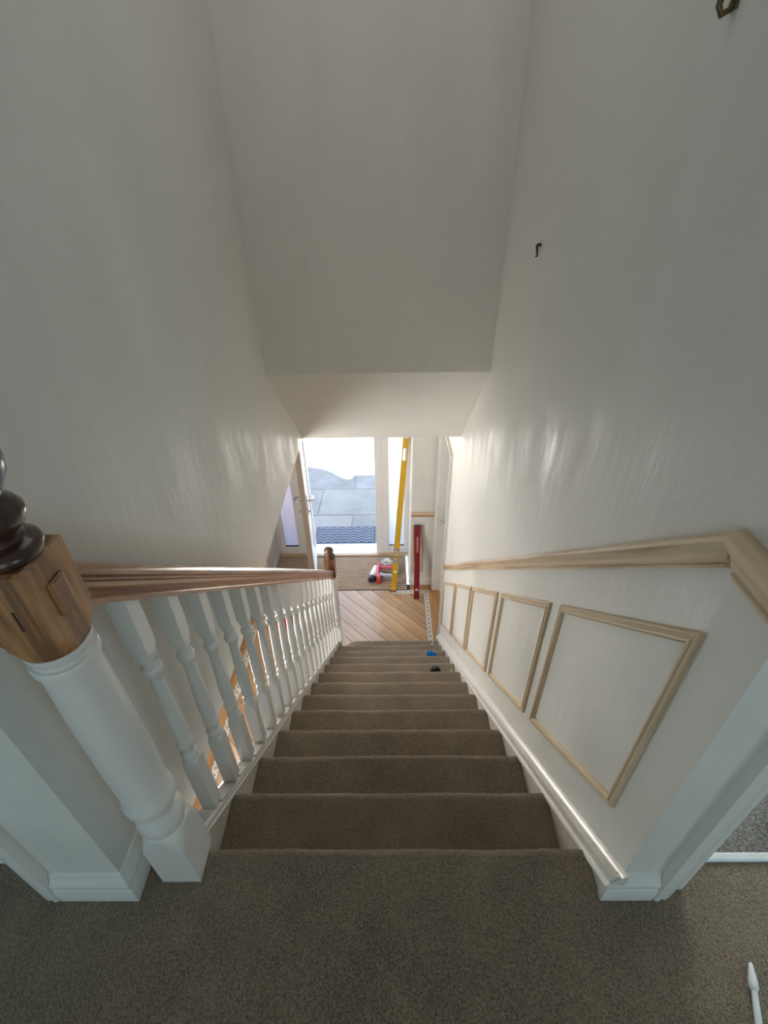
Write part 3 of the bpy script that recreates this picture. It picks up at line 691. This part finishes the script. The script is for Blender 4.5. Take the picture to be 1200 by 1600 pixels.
lp('battery', MB().prism([(.215, .135), (.265, .135), (.268, .02), (.215, .02)], .010, .092), M_greypl, gun, bev=.006)

def crumple(name, label, cat, mat, loc, sx, sy, h, seed, frq=9., parent=None):
    bm = bmesh.new(); bmesh.ops.create_icosphere(bm, subdivisions=4, radius=1)
    for v in bm.verts:
        d = v.co.normalized(); o = Vector((seed, seed*.7, -seed))
        n = 1-abs(noise.noise(d*1.6+o))*1.1+noise.noise(d*frq*.45+o)*.34+noise.noise(d*frq+o)*.12
        spike = max(0, noise.noise(d*2.7+o*1.3))*.5
        v.co = Vector((d.x*sx*(n*.75+spike), d.y*sy*(n*.75+spike), max(-.0, (d.z*.55+.35)*h*n)))
    o = obj(name, bm, mat, None, smooth=28); bm.free(); o.location = loc; tag(o, label, cat); return o
crumple('rag', 'white crumpled rag on the ribbed mat behind the yellow spirit level', 'rag', M_cloth, (-.02, 4.03, mz), .085, .065, .075, 3.1)

# ------------------------------------------------------------------ bits left on the stairs and landing
crumple('rubber_glove', 'crumpled bright blue rubber glove low on the stairs', 'glove', M_blue, (.346, 2.165, -10*RI), .050, .045, .075, 5.7)
tr = place('tape_roll', 'black roll of tape standing on a lower stair', 'tape', Matrix.Translation((.322, 1.700, -8*RI+.037)) @ Matrix.Rotation(math.radians(82), 4, 'X') @ Matrix.Rotation(.2, 4, 'Y'))
def ring(R, r, h):
    n = 32; p = [(r, -h/2), (R-.002, -h/2), (R, -h/2+.002), (R, h/2-.002), (R-.002, h/2), (r, h/2)]
    m = MB(); rings = [[(a*math.cos(2*math.pi*i/n), a*math.sin(2*math.pi*i/n), b) for a, b in p] for i in range(n)]
    m.loft(rings+[rings[0]], caps=False); return m
lp('tape', ring(.036, .022, .026), M_black, tr, smooth=40); lp('core', ring(.022, .019, .026), M_black, tr, smooth=40)
lp('core_web', MB().tube([(0, 0, -.004), (0, 0, .004)], .0195, 24), M_black, tr)
def nozzle(name, label, M):
    t = place(name, label, 'nozzle', M)
    lp('cone', MB().turned([(.006, BIG, .009), (.010, BIG, .0085), (.055, BIG, .0035), (.058, BIG, .003)], 0, 0, 18), M_whitepl, t, smooth=40)
    lp('collar', MB().turned([(0, BIG, .012), (.004, BIG, .0125), (.006, BIG, .012), (.0065, BIG, .009)], 0, 0, 18), M_whitepl, t, smooth=40)
nozzle('sealant_nozzle', 'tiny white sealant nozzle beside the black tape roll', Matrix.Translation((.434, 1.700, -8*RI)))
nozzle('sealant_nozzle', 'tiny white sealant nozzle on the bottom stair', Matrix.Translation((.409, 2.635, -12*RI)))
ax = Vector((.690, -.305, .013)) - Vector((.727, -.214, .010))
stick = tag(empty('plastic_applicator', (.727, -.214, .012)), 'long white plastic applicator lying on the carpet by the right doorway', 'applicator')
p0, p1 = Vector((.7265, -.212, .009)), Vector((.668, -.352, .010))
pt = lambda t: tuple(p0.lerp(p1, t))
part('tip', MB().tube([pt(0), pt(.02), pt(.08), pt(.2), pt(.27), pt(.30)], [.002, .004, .0055, .0088, .0088, .0058], 14), M_whitepl, stick, bev=0, smooth=50)
part('shaft', MB().tube([pt(.29), pt(.5), pt(.75), pt(1.0)], [.0056, .0062, .0070, .0076], 14), M_whitepl, stick, bev=0, smooth=50)
# red cans standing in the hall, glimpsed between the balusters
for i, (x, y, lb) in enumerate(((-1.10, 3.06, 'small red tin seen between the balusters'), (-1.02, 3.13, 'dark red bottle seen between the balusters'))):
    t = place('tin', lb, 'tin' if i == 0 else 'bottle', Matrix.Translation((x, y, G)))
    lp('body', MB().turned([(0, BIG, .030), (.004, BIG, .032), (.10, BIG, .032), (.104, BIG, .030)], 0, 0, 20), M_redpl if i == 0 else M_red, t, smooth=40)
    lp('lid', MB().turned([(.104, BIG, .027), (.110, BIG, .027), (.112, BIG, .022)], 0, 0, 20), M_redpl if i == 0 else M_red, t, smooth=40)
